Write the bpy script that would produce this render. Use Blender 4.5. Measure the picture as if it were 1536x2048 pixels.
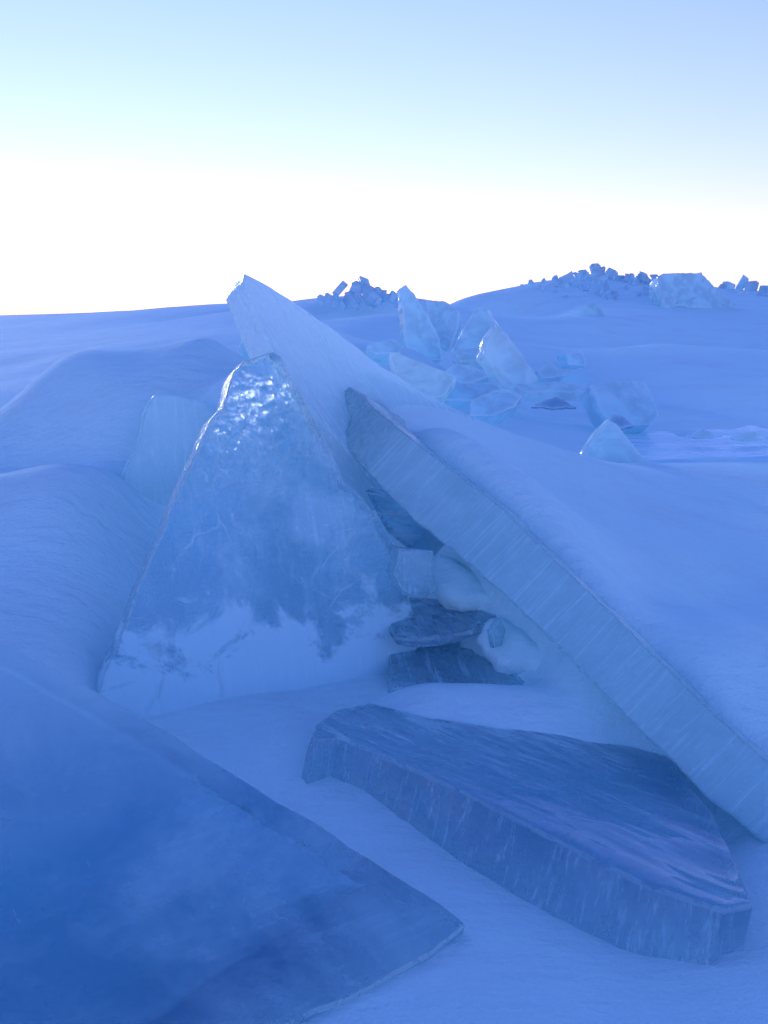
import bpy, bmesh, math, random
import numpy as np
from mathutils import Vector, Matrix, noise
from mathutils.geometry import delaunay_2d_cdt

R = math.radians
scene = bpy.context.scene
for o in list(bpy.data.objects):
    bpy.data.objects.remove(o)
col = scene.collection

# ------------------------------------------------------------------ camera
CAM_H = 1.10
TILT = math.atan(0.1875)                 # looking down by this much
cam = bpy.data.cameras.new('camera')
cam.sensor_fit = 'VERTICAL'; cam.sensor_height = 36.0; cam.lens = 36.0
cam.clip_start = 0.02; cam.clip_end = 3000.0
cam_ob = bpy.data.objects.new('camera', cam); col.objects.link(cam_ob)
cam_ob.location = (0, 0, CAM_H); cam_ob.rotation_euler = (math.pi / 2 - TILT, 0, 0)
scene.camera = cam_ob

# ------------------------------------------------------------------ sky, sun, exposure
SUN_EL, SUN_ROT = 10.0, -24.0
world = bpy.data.worlds.new('World'); scene.world = world; world.use_nodes = True
wn = world.node_tree
sky = wn.nodes.new('ShaderNodeTexSky'); sky.sky_type = 'NISHITA'; sky.sun_disc = False
sky.sun_elevation = R(SUN_EL); sky.sun_rotation = R(SUN_ROT)
sky.ozone_density = 4.0; sky.dust_density = 0.0; sky.air_density = 1.32
tint = wn.nodes.new('ShaderNodeMix'); tint.data_type = 'RGBA'; tint.blend_type = 'MULTIPLY'
tint.inputs[0].default_value = 1.0
tint.inputs[7].default_value = (.71, .50, .87, 1)
wn.links.new(sky.outputs[0], tint.inputs[6])
wn.links.new(tint.outputs[2], wn.nodes['Background'].inputs[0])
wn.nodes['Background'].inputs[1].default_value = 0.10

sun = bpy.data.lights.new('sun', 'SUN'); sun.energy = 0.20; sun.angle = R(6); sun.color = (1.0, 0.96, 0.90)
sun_ob = bpy.data.objects.new('sun', sun); col.objects.link(sun_ob)
az = R(SUN_ROT)
to_sun = Vector((math.sin(az) * math.cos(R(SUN_EL)), math.cos(az) * math.cos(R(SUN_EL)), math.sin(R(SUN_EL))))
sun_ob.rotation_euler = to_sun.to_track_quat('Z', 'Y').to_euler()

vs = scene.view_settings
vs.view_transform = 'Standard'; vs.look = 'None'; vs.gamma = 1.0; vs.use_curve_mapping = False
vs.exposure = 2.18
scene.render.engine = 'CYCLES'
cy = scene.cycles
cy.max_bounces = 14; cy.transmission_bounces = 14; cy.transparent_max_bounces = 8
cy.diffuse_bounces = 4; cy.glossy_bounces = 6; cy.sample_clamp_indirect = 6.0
cy.use_denoising = True; cy.use_adaptive_sampling = True; cy.adaptive_threshold = .02

# ------------------------------------------------------------------ photo coordinates to points of the place
CT, ST = math.cos(TILT), math.sin(TILT)
def ray(u, v):
    dx, dy = (u - 768.0) / 2048.0, (1024.0 - v) / 2048.0
    return Vector((dx, CT + dy * ST, -ST + dy * CT))
CAM = Vector((0, 0, CAM_H))
def at(u, v, y):                         # point seen at (u, v), y metres ahead
    d = ray(u, v); return CAM + d * (y / d.y)
def on_level(u, v, z):                   # point seen at (u, v) on level z
    d = ray(u, v); return CAM + d * ((z - CAM_H) / d.z)
def on_plane(u, v, p, n):
    d = ray(u, v); return CAM + d * ((p - CAM).dot(n) / d.dot(n))
def plane3(a, b, c):
    n = (b - a).cross(c - a).normalized()
    if n.dot(CAM - a) < 0: n = -n
    return a, n

# ------------------------------------------------------------------ numpy noise
_rs = np.random.RandomState(7)
_perm = _rs.permutation(4096)
_grad = _rs.uniform(-1, 1, (4096, 2)); _grad /= np.linalg.norm(_grad, axis=1)[:, None]
def pnoise(x, y):
    xi, yi = np.floor(x).astype(np.int64), np.floor(y).astype(np.int64)
    fx, fy = x - xi, y - yi
    sx, sy = fx * fx * fx * (fx * (fx * 6 - 15) + 10), fy * fy * fy * (fy * (fy * 6 - 15) + 10)
    def g(ix, iy, dx, dy):
        h = _perm[(_perm[ix & 4095] + iy) & 4095]
        return _grad[h, 0] * dx + _grad[h, 1] * dy
    a = g(xi, yi, fx, fy); b = g(xi + 1, yi, fx - 1, fy)
    c = g(xi, yi + 1, fx, fy - 1); d = g(xi + 1, yi + 1, fx - 1, fy - 1)
    return (a + (b - a) * sx) + ((c + (d - c) * sx) - (a + (b - a) * sx)) * sy
def fbm(x, y, n=4):
    s, a = 0, 1.0
    for k in range(n):
        s = s + a * pnoise(x * 2 ** k + 17.3 * k, y * 2 ** k - 9.1 * k); a *= .5
    return s

# ------------------------------------------------------------------ materials
def new_mat(name):
    m = bpy.data.materials.new(name); m.use_nodes = True
    nt = m.node_tree; nt.nodes.clear()
    out = nt.nodes.new('ShaderNodeOutputMaterial')
    return m, nt, out
def nd(nt, typ, **kw):
    n = nt.nodes.new(typ)
    for k, v in kw.items():
        if isinstance(k, str) and hasattr(n, k): setattr(n, k, v)
    return n
def math_node(nt, op, a, b=None, c=None, clamp=False):
    n = nt.nodes.new('ShaderNodeMath'); n.operation = op; n.use_clamp = clamp
    for i, x in enumerate((a, b, c)):
        if x is None: continue
        if isinstance(x, (int, float)): n.inputs[i].default_value = x
        else: nt.links.new(x, n.inputs[i])
    return n.outputs[0]
def noise_node(nt, vec, scale, detail=4, rough=.55, dist=0.0):
    n = nt.nodes.new('ShaderNodeTexNoise'); n.inputs['Scale'].default_value = scale
    n.inputs['Detail'].default_value = detail; n.inputs['Roughness'].default_value = rough
    n.inputs['Distortion'].default_value = dist
    nt.links.new(vec, n.inputs['Vector']); return n.outputs['Fac']
def mapping(nt, vec, scale=(1, 1, 1), rot=(0, 0, 0), loc=(0, 0, 0)):
    n = nt.nodes.new('ShaderNodeMapping'); n.inputs['Scale'].default_value = scale
    n.inputs['Rotation'].default_value = rot; n.inputs['Location'].default_value = loc
    nt.links.new(vec, n.inputs['Vector']); return n.outputs[0]
def remap(nt, fac, a, b, c=0.0, d=1.0, smooth=True):
    n = nt.nodes.new('ShaderNodeMapRange'); n.clamp = True
    n.interpolation_type = 'SMOOTHSTEP' if smooth else 'LINEAR'
    nt.links.new(fac, n.inputs[0])
    for i, x in enumerate((a, b, c, d)): n.inputs[i + 1].default_value = x
    return n.outputs[0]

def snow_material(name, dust=0.0):
    m, nt, out = new_mat(name)
    tc = nt.nodes.new('ShaderNodeTexCoord'); V = tc.outputs['Object']
    p = nt.nodes.new('ShaderNodeBsdfPrincipled')
    p.inputs['Roughness'].default_value = .85
    p.inputs['Specular IOR Level'].default_value = .10
    big = noise_node(nt, mapping(nt, V, (1, 2.2, 2)), 1.1, 5, .6)
    mix = nt.nodes.new('ShaderNodeMix'); mix.data_type = 'RGBA'
    mix.inputs[6].default_value = (.56, .95, .98, 1); mix.inputs[7].default_value = (.55, .88, .92, 1)
    nt.links.new(remap(nt, big, .45, .72), mix.inputs[0])
    nt.links.new(mix.outputs[2], p.inputs['Base Color'])
    h1 = noise_node(nt, mapping(nt, V, (4, 11, 8), (0, 0, R(-8))), 1.4, 5, .6)        # wind ripples
    h1 = math_node(nt, 'MULTIPLY', h1, remap(nt, noise_node(nt, V, .9, 2, .5), .35, .65, .15, 1.0))
    h3 = noise_node(nt, mapping(nt, V, (1, 1.8, 1)), 11, 4, .6)
    h2 = noise_node(nt, V, 120, 4, .75)                                               # grains
    h = math_node(nt, 'ADD', math_node(nt, 'MULTIPLY', h1, .026), math_node(nt, 'MULTIPLY', h2, .0060))
    h = math_node(nt, 'ADD', h, math_node(nt, 'MULTIPLY', h3, .018))
    b = nt.nodes.new('ShaderNodeBump'); b.inputs['Strength'].default_value = .8; b.inputs['Distance'].default_value = 1.0
    nt.links.new(h, b.inputs['Height']); nt.links.new(b.outputs[0], p.inputs['Normal'])
    nt.links.new(p.outputs[0], out.inputs[0])
    return m

def ice_material(name, streak='Y', frost=(.35, .75), frost_gain=.6, frost_add=0.0, streak_mix=.3, streak_bump=.5, rough=(.05, .25),
                 seed=0.0, sparkle=0.0, sparkle_at=None, absorb=1.2, frost_col=(.62, .86, .95), speck=.25, fscale=3.0, glow=.45,
                 rim=.8, flakes=0.0, low=None, wob_h=.016, wob_s=7.0, wob_v=(1, 1, 1), glint=None, fine_h=.0018, srep=16, cracks=0.0, crack_s=2.6, clear_end=.4):
    """clear lake ice: glass with bubbles, frosted zones and rim highlights painted white on the edges; streaks run along the local axis `streak`"""
    m, nt, out = new_mat(name)
    tc = nt.nodes.new('ShaderNodeTexCoord'); O = tc.outputs['Object']
    sx = nt.nodes.new('ShaderNodeSeparateXYZ'); nt.links.new(O, sx.inputs[0])
    V = mapping(nt, O, loc=(seed * 3.7, seed * 1.9, seed * 5.1))
    sc = {'X': (1.2, srep, srep), 'Y': (srep, 1.2, srep), 'Z': (srep, srep, 1.2)}[streak]
    st = noise_node(nt, mapping(nt, V, sc), 2.4, 6, .68, .3)
    cl = noise_node(nt, V, fscale, 6, .62, .4)
    sp = noise_node(nt, V, 70, 3, .65)
    f = math_node(nt, 'MULTIPLY', remap(nt, cl, frost[0], frost[1]), frost_gain)
    f = math_node(nt, 'ADD', f, math_node(nt, 'MULTIPLY', remap(nt, st, .50, .70), streak_mix))
    f = math_node(nt, 'ADD', f, math_node(nt, 'MULTIPLY', remap(nt, sp, .58, .70), speck))
    f = math_node(nt, 'ADD', f, frost_add, clamp=True)
    if low:                                # rime on the lower part of the face: (from, to, weight) in local metres
        ll = noise_node(nt, V, 4.2, 5, .6, .6)
        yy = math_node(nt, 'ADD', sx.outputs[1], math_node(nt, 'MULTIPLY', math_node(nt, 'SUBTRACT', ll, .5), low[3]))
        f = math_node(nt, 'MAXIMUM', f, remap(nt, yy, low[0], low[1], low[2], 0.0))
    if sparkle > 0 and sparkle_at:         # the shattered end is clearer
        f = math_node(nt, 'MULTIPLY', f, remap(nt, sx.outputs[sparkle_at[0]], sparkle_at[1], sparkle_at[2], 1.0, clear_end))
    # white cracks and flakes
    white = None
    if flakes > 0:
        fl = noise_node(nt, mapping(nt, V, (1.0, .45, 1)), 62, 3, .6, 1.2)
        fm = noise_node(nt, V, 6.5, 3, .6)
        white = math_node(nt, 'MULTIPLY', remap(nt, fl, .62, .70), remap(nt, fm, .42, .62))
        if sparkle_at: white = math_node(nt, 'MULTIPLY', white, remap(nt, sx.outputs[sparkle_at[0]], sparkle_at[1] - .35, sparkle_at[2], .25, 1.0))
        white = math_node(nt, 'MULTIPLY', white, flakes)
    if cracks > 0:
        dv = nt.nodes.new('ShaderNodeTexNoise'); dv.inputs['Scale'].default_value = 3.5; dv.inputs['Detail'].default_value = 4; nt.links.new(V, dv.inputs['Vector'])
        va_ = nt.nodes.new('ShaderNodeVectorMath'); va_.operation = 'MULTIPLY_ADD'; va_.inputs[1].default_value = (.35, .35, .35)
        nt.links.new(dv.outputs['Color'], va_.inputs[0]); nt.links.new(V, va_.inputs[2])
        vc = nt.nodes.new('ShaderNodeTexVoronoi'); vc.feature = 'DISTANCE_TO_EDGE'; vc.inputs['Scale'].default_value = crack_s; nt.links.new(va_.outputs[0], vc.inputs['Vector'])
        ck = math_node(nt, 'MULTIPLY', remap(nt, vc.outputs['Distance'], .002, .014, 1.0, 0.0), remap(nt, noise_node(nt, V, 5.0, 3, .6), .46, .60))
        ck = math_node(nt, 'MULTIPLY', ck, cracks)
        white = ck if white is None else math_node(nt, 'MAXIMUM', white, ck)
    if rim > 0:  # edges whitened to paint in the light piped through the ice
        at_ = nt.nodes.new('ShaderNodeAttribute'); at_.attribute_name = 'rim'
        br = noise_node(nt, V, 18, 4, .7)
        rm = math_node(nt, 'MULTIPLY', math_node(nt, 'MULTIPLY', remap(nt, at_.outputs['Fac'], .25, .95), remap(nt, br, .30, .52, .25, 1.0)), rim)
        white = rm if white is None else math_node(nt, 'MAXIMUM', white, rm)
    if white is not None: f = math_node(nt, 'MAXIMUM', f, white, clamp=True)
    fine = noise_node(nt, V, 60, 5, .65)
    h = math_node(nt, 'ADD', math_node(nt, 'MULTIPLY', st, .012 * streak_bump), math_node(nt, 'MULTIPLY', fine, fine_h))
    wob = noise_node(nt, mapping(nt, V, wob_v), wob_s, 3, .5)
    h = math_node(nt, 'ADD', h, math_node(nt, 'MULTIPLY', wob, wob_h))
    if sparkle > 0:
        vo = nt.nodes.new('ShaderNodeTexVoronoi'); vo.inputs['Scale'].default_value = 46
        nt.links.new(mapping(nt, V, (1.0, .6, 1)), vo.inputs['Vector'])
        ch = noise_node(nt, V, 36, 4, .7, .8)
        msk = noise_node(nt, V, 8.0, 3, .6)
        if sparkle_at:                     # (axis index, from, to) in local metres
            g = remap(nt, sx.outputs[sparkle_at[0]], sparkle_at[1], sparkle_at[2])
            msk = math_node(nt, 'MULTIPLY', remap(nt, msk, .36, .58), g)
        else:
            msk = remap(nt, msk, .45, .6)
        hh = math_node(nt, 'ADD', math_node(nt, 'MULTIPLY', vo.outputs['Distance'], .012), math_node(nt, 'MULTIPLY', ch, .022))
        h = math_node(nt, 'ADD', h, math_node(nt, 'MULTIPLY', math_node(nt, 'MULTIPLY', hh, msk), sparkle))
    if glint:                              # melted ripples, plus glints painted as white streaks, towards one end: (axis, from, to, height)
        gn = noise_node(nt, mapping(nt, V, (.35, 1, 1)), 13, 2, .5, .6)
        gn = math_node(nt, 'MULTIPLY', gn, remap(nt, sx.outputs[glint[0]], glint[1], glint[2]))
        h = math_node(nt, 'ADD', h, math_node(nt, 'MULTIPLY', gn, glint[3]))
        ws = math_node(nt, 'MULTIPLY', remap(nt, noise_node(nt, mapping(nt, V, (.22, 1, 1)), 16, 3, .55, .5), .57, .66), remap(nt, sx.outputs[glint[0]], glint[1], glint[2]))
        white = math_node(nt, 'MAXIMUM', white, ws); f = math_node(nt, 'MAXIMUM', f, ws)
    b = nt.nodes.new('ShaderNodeBump'); b.inputs['Strength'].default_value = .6; b.inputs['Distance'].default_value = 1.0
    nt.links.new(h, b.inputs['Height'])
    g = nt.nodes.new('ShaderNodeBsdfPrincipled')
    g.inputs['Base Color'].default_value = (.82, .96, 1, 1); g.inputs['Transmission Weight'].default_value = 1
    g.inputs['IOR'].default_value = 1.31
    nt.links.new(remap(nt, cl, .3, .7, rough[0], rough[1]), g.inputs['Roughness'])
    nt.links.new(b.outputs[0], g.inputs['Normal'])
    fc = nt.nodes.new('ShaderNodeMix'); fc.data_type = 'RGBA'
    fc.inputs[6].default_value = (*frost_col, 1); fc.inputs[7].default_value = (.70, 1.0, 1.0, 1)
    gl = nt.nodes.new('ShaderNodeMix'); gl.data_type = 'FLOAT'; gl.inputs[2].default_value = glow; gl.inputs[3].default_value = .62
    if white is not None: nt.links.new(white, fc.inputs[0]); nt.links.new(white, gl.inputs[0])
    else: fc.inputs[0].default_value = 0; gl.inputs[0].default_value = 0
    d = nt.nodes.new('ShaderNodeBsdfPrincipled')
    nt.links.new(fc.outputs[2], d.inputs['Base Color']); d.inputs['Roughness'].default_value = .22
    d.inputs['IOR'].default_value = 1.31
    nt.links.new(b.outputs[0], d.inputs['Normal'])
    tr = nt.nodes.new('ShaderNodeBsdfTranslucent'); nt.links.new(fc.outputs[2], tr.inputs[0])
    nt.links.new(b.outputs[0], tr.inputs['Normal'])
    m1 = nt.nodes.new('ShaderNodeMixShader'); nt.links.new(gl.outputs[0], m1.inputs[0])
    nt.links.new(d.outputs[0], m1.inputs[1]); nt.links.new(tr.outputs[0], m1.inputs[2])
    m2 = nt.nodes.new('ShaderNodeMixShader'); nt.links.new(f, m2.inputs[0])
    nt.links.new(g.outputs[0], m2.inputs[1]); nt.links.new(m1.outputs[0], m2.inputs[2])
    nt.links.new(m2.outputs[0], out.inputs['Surface'])
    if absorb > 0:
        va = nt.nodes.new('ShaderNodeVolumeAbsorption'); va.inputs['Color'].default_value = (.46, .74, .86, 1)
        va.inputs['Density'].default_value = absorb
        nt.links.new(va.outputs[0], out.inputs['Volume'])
    return m

def far_ice_material(name, colr=(.62, .92, 1.0), seed=0.0, glow=.5):
    """frosted ice that lets light through, glossy skin, rim highlights painted white on the edges"""
    m, nt, out = new_mat(name)
    tc = nt.nodes.new('ShaderNodeTexCoord'); V = mapping(nt, tc.outputs['Object'], loc=(seed, seed * 2, 0))
    p = nt.nodes.new('ShaderNodeBsdfPrincipled')
    p.inputs['Roughness'].default_value = .12; p.inputs['IOR'].default_value = 1.45
    st = noise_node(nt, V, 4.0, 5, .62, .6)
    mix = nt.nodes.new('ShaderNodeMix'); mix.data_type = 'RGBA'
    mix.inputs[6].default_value = (*[c * .84 for c in colr], 1); mix.inputs[7].default_value = (*[min(1, c * 1.04) for c in colr], 1)
    nt.links.new(remap(nt, st, .38, .62), mix.inputs[0])
    at_ = nt.nodes.new('ShaderNodeAttribute'); at_.attribute_name = 'rim'  # white along the edges paints in their bright rim light
    mw = nt.nodes.new('ShaderNodeMix'); mw.data_type = 'RGBA'; mw.inputs[7].default_value = (.86, 1.0, 1.0, 1)
    nt.links.new(at_.outputs['Fac'], mw.inputs[0]); nt.links.new(mix.outputs[2], mw.inputs[6])
    C = mw.outputs[2]
    nt.links.new(C, p.inputs['Base Color'])
    b = nt.nodes.new('ShaderNodeBump'); b.inputs['Strength'].default_value = .30; b.inputs['Distance'].default_value = .03
    nt.links.new(st, b.inputs['Height']); nt.links.new(b.outputs[0], p.inputs['Normal'])
    tr = nt.nodes.new('ShaderNodeBsdfTranslucent'); nt.links.new(C, tr.inputs[0]); nt.links.new(b.outputs[0], tr.inputs['Normal'])
    ms = nt.nodes.new('ShaderNodeMixShader'); ms.inputs[0].default_value = glow
    nt.links.new(p.outputs[0], ms.inputs[1]); nt.links.new(tr.outputs[0], ms.inputs[2])
    nt.links.new(ms.outputs[0], out.inputs[0])
    return m

def bare_ice_material(name):
    """wind-swept lake ice: glossy, streaked with thin drifted snow"""
    m, nt, out = new_mat(name)
    tc = nt.nodes.new('ShaderNodeTexCoord'); V = tc.outputs['Object']
    p = nt.nodes.new('ShaderNodeBsdfPrincipled'); p.inputs['IOR'].default_value = 1.31
    st = noise_node(nt, mapping(nt, V, (.5, 7, 1)), 1.6, 6, .65, .3)
    k = remap(nt, st, .42, .62)
    mix = nt.nodes.new('ShaderNodeMix'); mix.data_type = 'RGBA'
    mix.inputs[6].default_value = (.44, .84, .95, 1); mix.inputs[7].default_value = (.56, .98, 1.0, 1)
    nt.links.new(k, mix.inputs[0]); nt.links.new(mix.outputs[2], p.inputs['Base Color'])
    nt.links.new(remap(nt, st, .42, .62, .22, .5), p.inputs['Roughness']); p.inputs['Specular IOR Level'].default_value = .12
    b = nt.nodes.new('ShaderNodeBump'); b.inputs['Strength'].default_value = .4; b.inputs['Distance'].default_value = .01
    nt.links.new(st, b.inputs['Height']); nt.links.new(b.outputs[0], p.inputs['Normal'])
    nt.links.new(p.outputs[0], out.inputs[0])
    return m

SNOW = snow_material('wind_packed_snow')

# ------------------------------------------------------------------ anchors of the big plates (used by the snow as well)
PLATE_TIP = plane3(at(490, 548, 3.90), at(935, 825, 4.50), at(700, 905, 3.60))
BEAM = plane3(at(860, 905, 3.38), at(1480, 1470, 2.25), at(1010, 1190, 2.85))
TRI = plane3(at(300, 1350, 2.70), at(780, 1390, 3.00), at(540, 715, 3.20))
NEAR = plane3(at(920, 1840, 1.68), at(440, 2048, 1.40), at(0, 1275, 2.05))
WEDGE = plane3(at(640, 1460, 2.35), at(1440, 1800, 1.64), at(1250, 1460, 2.62))
def on(pl, u, v, dy=0.0):
    p = on_plane(u, v, *pl)
    return at(u, v, p.y + dy) if dy else p

# ------------------------------------------------------------------ ground: one snow sheet through known points
common, behind, before = [], [], []        # everywhere / only behind the long slab / only in front of it
pts = common
def Y(*a):
    for (u, v, y) in a: pts.append(at(u, v, y))
def Z(*a):
    for (u, v, z) in a: pts.append(on_level(u, v, z))
def W(*a):
    for p in a: pts.append(Vector(p))
# foreground
Z((500, 2046, .0), (800, 1990, .0), (1000, 2046, .0), (1300, 2046, -.01), (1500, 2046, 0), (950, 1900, .0), (1150, 1930, .0),
  (800, 1770, .0), (700, 1700, .0), (600, 1620, .0), (560, 1560, .01), (480, 1500, .0), (560, 1470, .035), (620, 1445, .03),
  (900, 1790, .0), (1100, 1870, .0), (1250, 1950, -.01), (1400, 2000, -.01), (1530, 1960, .02))
W((-.6, 1.35, -.10), (-.95, 1.6, -.08), (-.4, 1.75, -.06), (-1.5, 1.4, 0), (-1.6, 2.3, .05), (-.5, 1.0, -.05), (0, 1.0, 0), (.6, 1.0, 0),
  (1.4, 1.4, 0), (-.15, 1.78, -.03), (-.7, 2.05, .0), (0, -.5, 0), (-1.5, 0, 0), (1.5, 0, 0), (-2, -2, 0), (2, -2, 0))
# under the wedge slab
W((.25, 2.05, -.05), (.45, 1.85, -.07), (.6, 2.1, -.06), (.3, 2.3, -.05))
# foot of the triangular plate
Z((250, 1420, .02), (330, 1430, .02), (430, 1420, .03), (560, 1425, .03), (700, 1430, .02), (420, 1470, .005))
W((-.35, 3.0, .03), (0.0, 3.05, .02), (-.3, 3.3, .05))
# left drifts: front one
Y((60, 1310, 2.70), (150, 1335, 2.70), (0, 1260, 2.78), (100, 1250, 2.86), (30, 1190, 2.98), (60, 1165, 3.10), (130, 1180, 3.06), (200, 1230, 2.95),
  (0, 1100, 3.22), (110, 1080, 3.25), (190, 1120, 3.20), (230, 1180, 3.08), (0, 1020, 3.40), (120, 1000, 3.42), (210, 1010, 3.42),
  (0, 942, 3.55), (60, 935, 3.58), (120, 926, 3.6), (220, 921, 3.66), (250, 960, 3.62), (255, 1060, 3.40), (-150, 960, 3.55), (-150, 1200, 2.9))
# behind it, the large left drift
W((-1.42, 3.84, .42), (-1.22, 3.84, .43), (-1.02, 3.84, .43), (-.88, 3.86, .45))
Y((200, 830, 4.15), (300, 840, 4.05), (80, 850, 4.2), (300, 760, 4.42), (160, 770, 4.45), (220, 770, 4.40), (420, 730, 4.50),
  (400, 790, 4.1), (340, 850, 4.05), (435, 822, 3.76), (480, 830, 3.8), (470, 900, 3.6), (430, 676, 4.70), (350, 683, 4.74), (280, 690, 4.75), (200, 700, 4.78), (135, 714, 4.80), (60, 782, 4.80), (0, 840, 4.80),
  (-100, 900, 4.8), (470, 705, 4.66), (500, 740, 4.55))
W((-1.5, 5.5, .38), (-.9, 5.5, .50), (-2.3, 5.5, .22), (-.5, 5.6, .50), (-3.2, 5.0, .15), (-2.6, 4.2, .3), (-1.3, 7.5, .15), (-3, 8, .12), (-.3, 7.5, .25))
# under the leaning plate and behind the triangle
for (u, v) in ((560, 640), (640, 720), (600, 800), (680, 860)):
    pts.append(on(PLATE_TIP, u, v) + PLATE_TIP[1] * -.30)
W((-.30, 3.55, .12), (-.05, 3.45, .14), (-.6, 3.6, .25), (-.75, 3.45, .28))
pts = behind
# snow lying on the leaning plate and the slope to its right
for (u, v, d) in ((757, 768, .006), (770, 800, .004), (793, 838, .004), (790, 790, -.05), (850, 812, -.05), (890, 812, -.012), (935, 828, 0.0), (840, 850, -.08), (910, 850, -.06)):
    pts.append(on(PLATE_TIP, u, v, d))
for (u, v) in ((735, 780), (760, 830), (745, 750), (800, 772)):
    pts.append(on(PLATE_TIP, u, v) + PLATE_TIP[1] * -.04)
for (u, v) in ((800, 850), (865, 903), (930, 957), (1003, 1010), (1070, 1075), (1130, 1133), (1204, 1200), (1280, 1280), (1353, 1350), (1450, 1440), (1536, 1518)):
    p = on(BEAM, u, v); pts.append(p + Vector((.04, .03, -.006)))
Y((1000, 855, 4.85), (1080, 880, 5.10), (1150, 905, 5.5), (1220, 925, 5.9), (1290, 922, 6.3), (1400, 928, 6.7), (1536, 926, 7.0), (1700, 930, 7.2))
Z((1000, 950, .53), (1000, 900, .56), (1100, 1000, .45), (1100, 940, .46), (1250, 1000, .30), (1250, 1080, .30), (1400, 1000, .20), (1400, 1090, .21), (1536, 1000, .14), (1536, 1090, .14),
  (1250, 1150, .30), (1400, 1160, .20), (1536, 1160, .13), (1310, 1228, .21), (1420, 1208, .13), (1536, 1196, .09),
  (1285, 1264, .245), (1400, 1243, .22), (1536, 1224, .15), (1700, 1200, .15), (1400, 1300, .20), (1500, 1300, .15),
  (1440, 1390, .20), (1480, 1345, .20), (1536, 1325, .20), (1536, 1420, .12), (1490, 1440, .14))
W((.75, 5.9, .30), (.4, 5.6, .34), (1.0, 6.6, .12), (1.6, 7.5, .06), (2.6, 8.2, .05), (.2, 5.5, .42), (3.0, 3.0, .1), (3, 5, .1), (2, 2, .02))
pts = before
# in front of the beam: low hump, floor of the gap
Y((840, 1368, 2.74), (930, 1368, 2.74), (1000, 1374, 2.74), (1080, 1367, 2.70), (1160, 1385, 2.68), (1230, 1420, 2.60), (880, 1420, 2.60), (1000, 1430, 2.60), (1100, 1430, 2.58),
  (880, 1452, 2.52), (1000, 1475, 2.50), (1120, 1490, 2.50))
W((.60, 2.50, -.03), (.68, 2.42, -.10), (.74, 2.28, -.13), (.80, 2.15, -.12))
W((.15, 2.95, -.06), (.3, 2.93, -.06), (.45, 2.9, -.05), (.25, 3.12, -.04), (.4, 3.1, .0))
Y((1100, 1300, 2.95), (1040, 1275, 3.0), (1150, 1340, 2.85), (980, 1270, 3.08), (930, 1200, 3.3), (880, 1130, 3.42), (820, 1060, 3.55), (1000, 1230, 3.15), (760, 1010, 3.6))
W((.66, 2.35, -.10), (.75, 2.2, -.12))
pts = common
Z((1440, 1640, -.06), (1500, 1625, -.04), (1536, 1600, .0), (1500, 1700, -.03), (1536, 1720, -.01), (1515, 1820, 0), (1540, 1880, .02), (1600, 1600, .02))
# middle distance
Z((1000, 800, .12), (1100, 830, .10), (1250, 840, .08), (1400, 870, .06), (1536, 850, .08), (1536, 760, .10), (1300, 760, .12), (1150, 760, .14), (1000, 760, .16),
  (900, 790, .14), (950, 720, .2), (800, 740, .25), (700, 700, .3))
Y((1536, 700, 16), (1300, 690, 16), (1100, 690, 15), (1000, 690, 14), (900, 680, 14), (820, 690, 12), (700, 670, 13), (1536, 650, 21), (1300, 640, 21), (1150, 640, 20), (1000, 640, 20),
  (640, 640, 15), (760, 630, 15), (880, 640, 16), (560, 660, 13),
  (0, 735, 13), (200, 690, 13), (0, 690, 20), (200, 660, 24), (0, 655, 34), (350, 640, 22), (420, 660, 15), (-300, 690, 20), (-300, 650, 40))
# skyline
Y((-400, 636, 60), (0, 633, 55), (200, 627, 48), (350, 619, 42), (470, 606, 36), (560, 604, 30), (640, 604, 22), (760, 606, 19), (860, 602, 22), (930, 592, 26), (1000, 580, 27), (1060, 566, 28), (1120, 560, 28),
  (1180, 545, 28), (1260, 552, 28), (1310, 558, 28), (1420, 575, 29), (1480, 580, 29), (1536, 582, 29), (1700, 590, 30),
  (1040, 595, 25), (1180, 590, 25), (1300, 600, 24.5), (1420, 612, 24), (1536, 616, 24), (1180, 615, 23))
W((2, 34, 1.0), (8, 36, 1.4), (14, 36, 1.2), (-4, 60, .6), (-20, 90, .2), (20, 90, .2), (0, 150, -.5), (-120, 150, -.5), (120, 150, -.5), (40, 30, 1.2), (-40, 30, .4),
  (-60, 60, .6), (60, 60, .6), (0, 400, -4), (-200, 400, -4), (200, 400, -4), (-10, 3, .2), (10, 3, .2), (-10, -2, .1), (10, -2, .1))

def warp(x, y):
    q = np.maximum(y + 3.0, .4)
    return x / q, np.log(q)
CR = .010
class Sheet:
    def __init__(self, P):
        PA = np.array([tuple(p) for p in P])
        a, b = self.a, self.b = warp(PA[:, 0], PA[:, 1])
        D = np.sqrt((a[:, None] - a[None]) ** 2 + (b[:, None] - b[None]) ** 2 + CR * CR)
        n = self.n = len(PA)
        A = np.zeros((n + 3, n + 3)); A[:n, :n] = D - np.eye(n) * 6e-4
        A[:n, n] = A[n, :n] = 1; A[:n, n + 1] = A[n + 1, :n] = a; A[:n, n + 2] = A[n + 2, :n] = b
        rhs = np.zeros(n + 3); rhs[:n] = PA[:, 2]
        self.c = np.linalg.solve(A, rhs)
    def __call__(self, x, y):
        a, b = warp(x, y); n = self.n
        d = np.sqrt((a[:, None] - self.a[None]) ** 2 + (b[:, None] - self.b[None]) ** 2 + CR * CR)
        return d @ self.c[:n] + self.c[n] + self.c[n + 1] * a + self.c[n + 2] * b
S_BEHIND, S_BEFORE = Sheet(common + behind), Sheet(common + before)
_e0, _e1 = on(BEAM, 770, 832), on(BEAM, 1536, 1524)
_ed = (_e1 - _e0).xy.normalized()
RIDGES = []                                # sharp little crests the wind leaves: (crest polyline, height, lee width, windward width)
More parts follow.
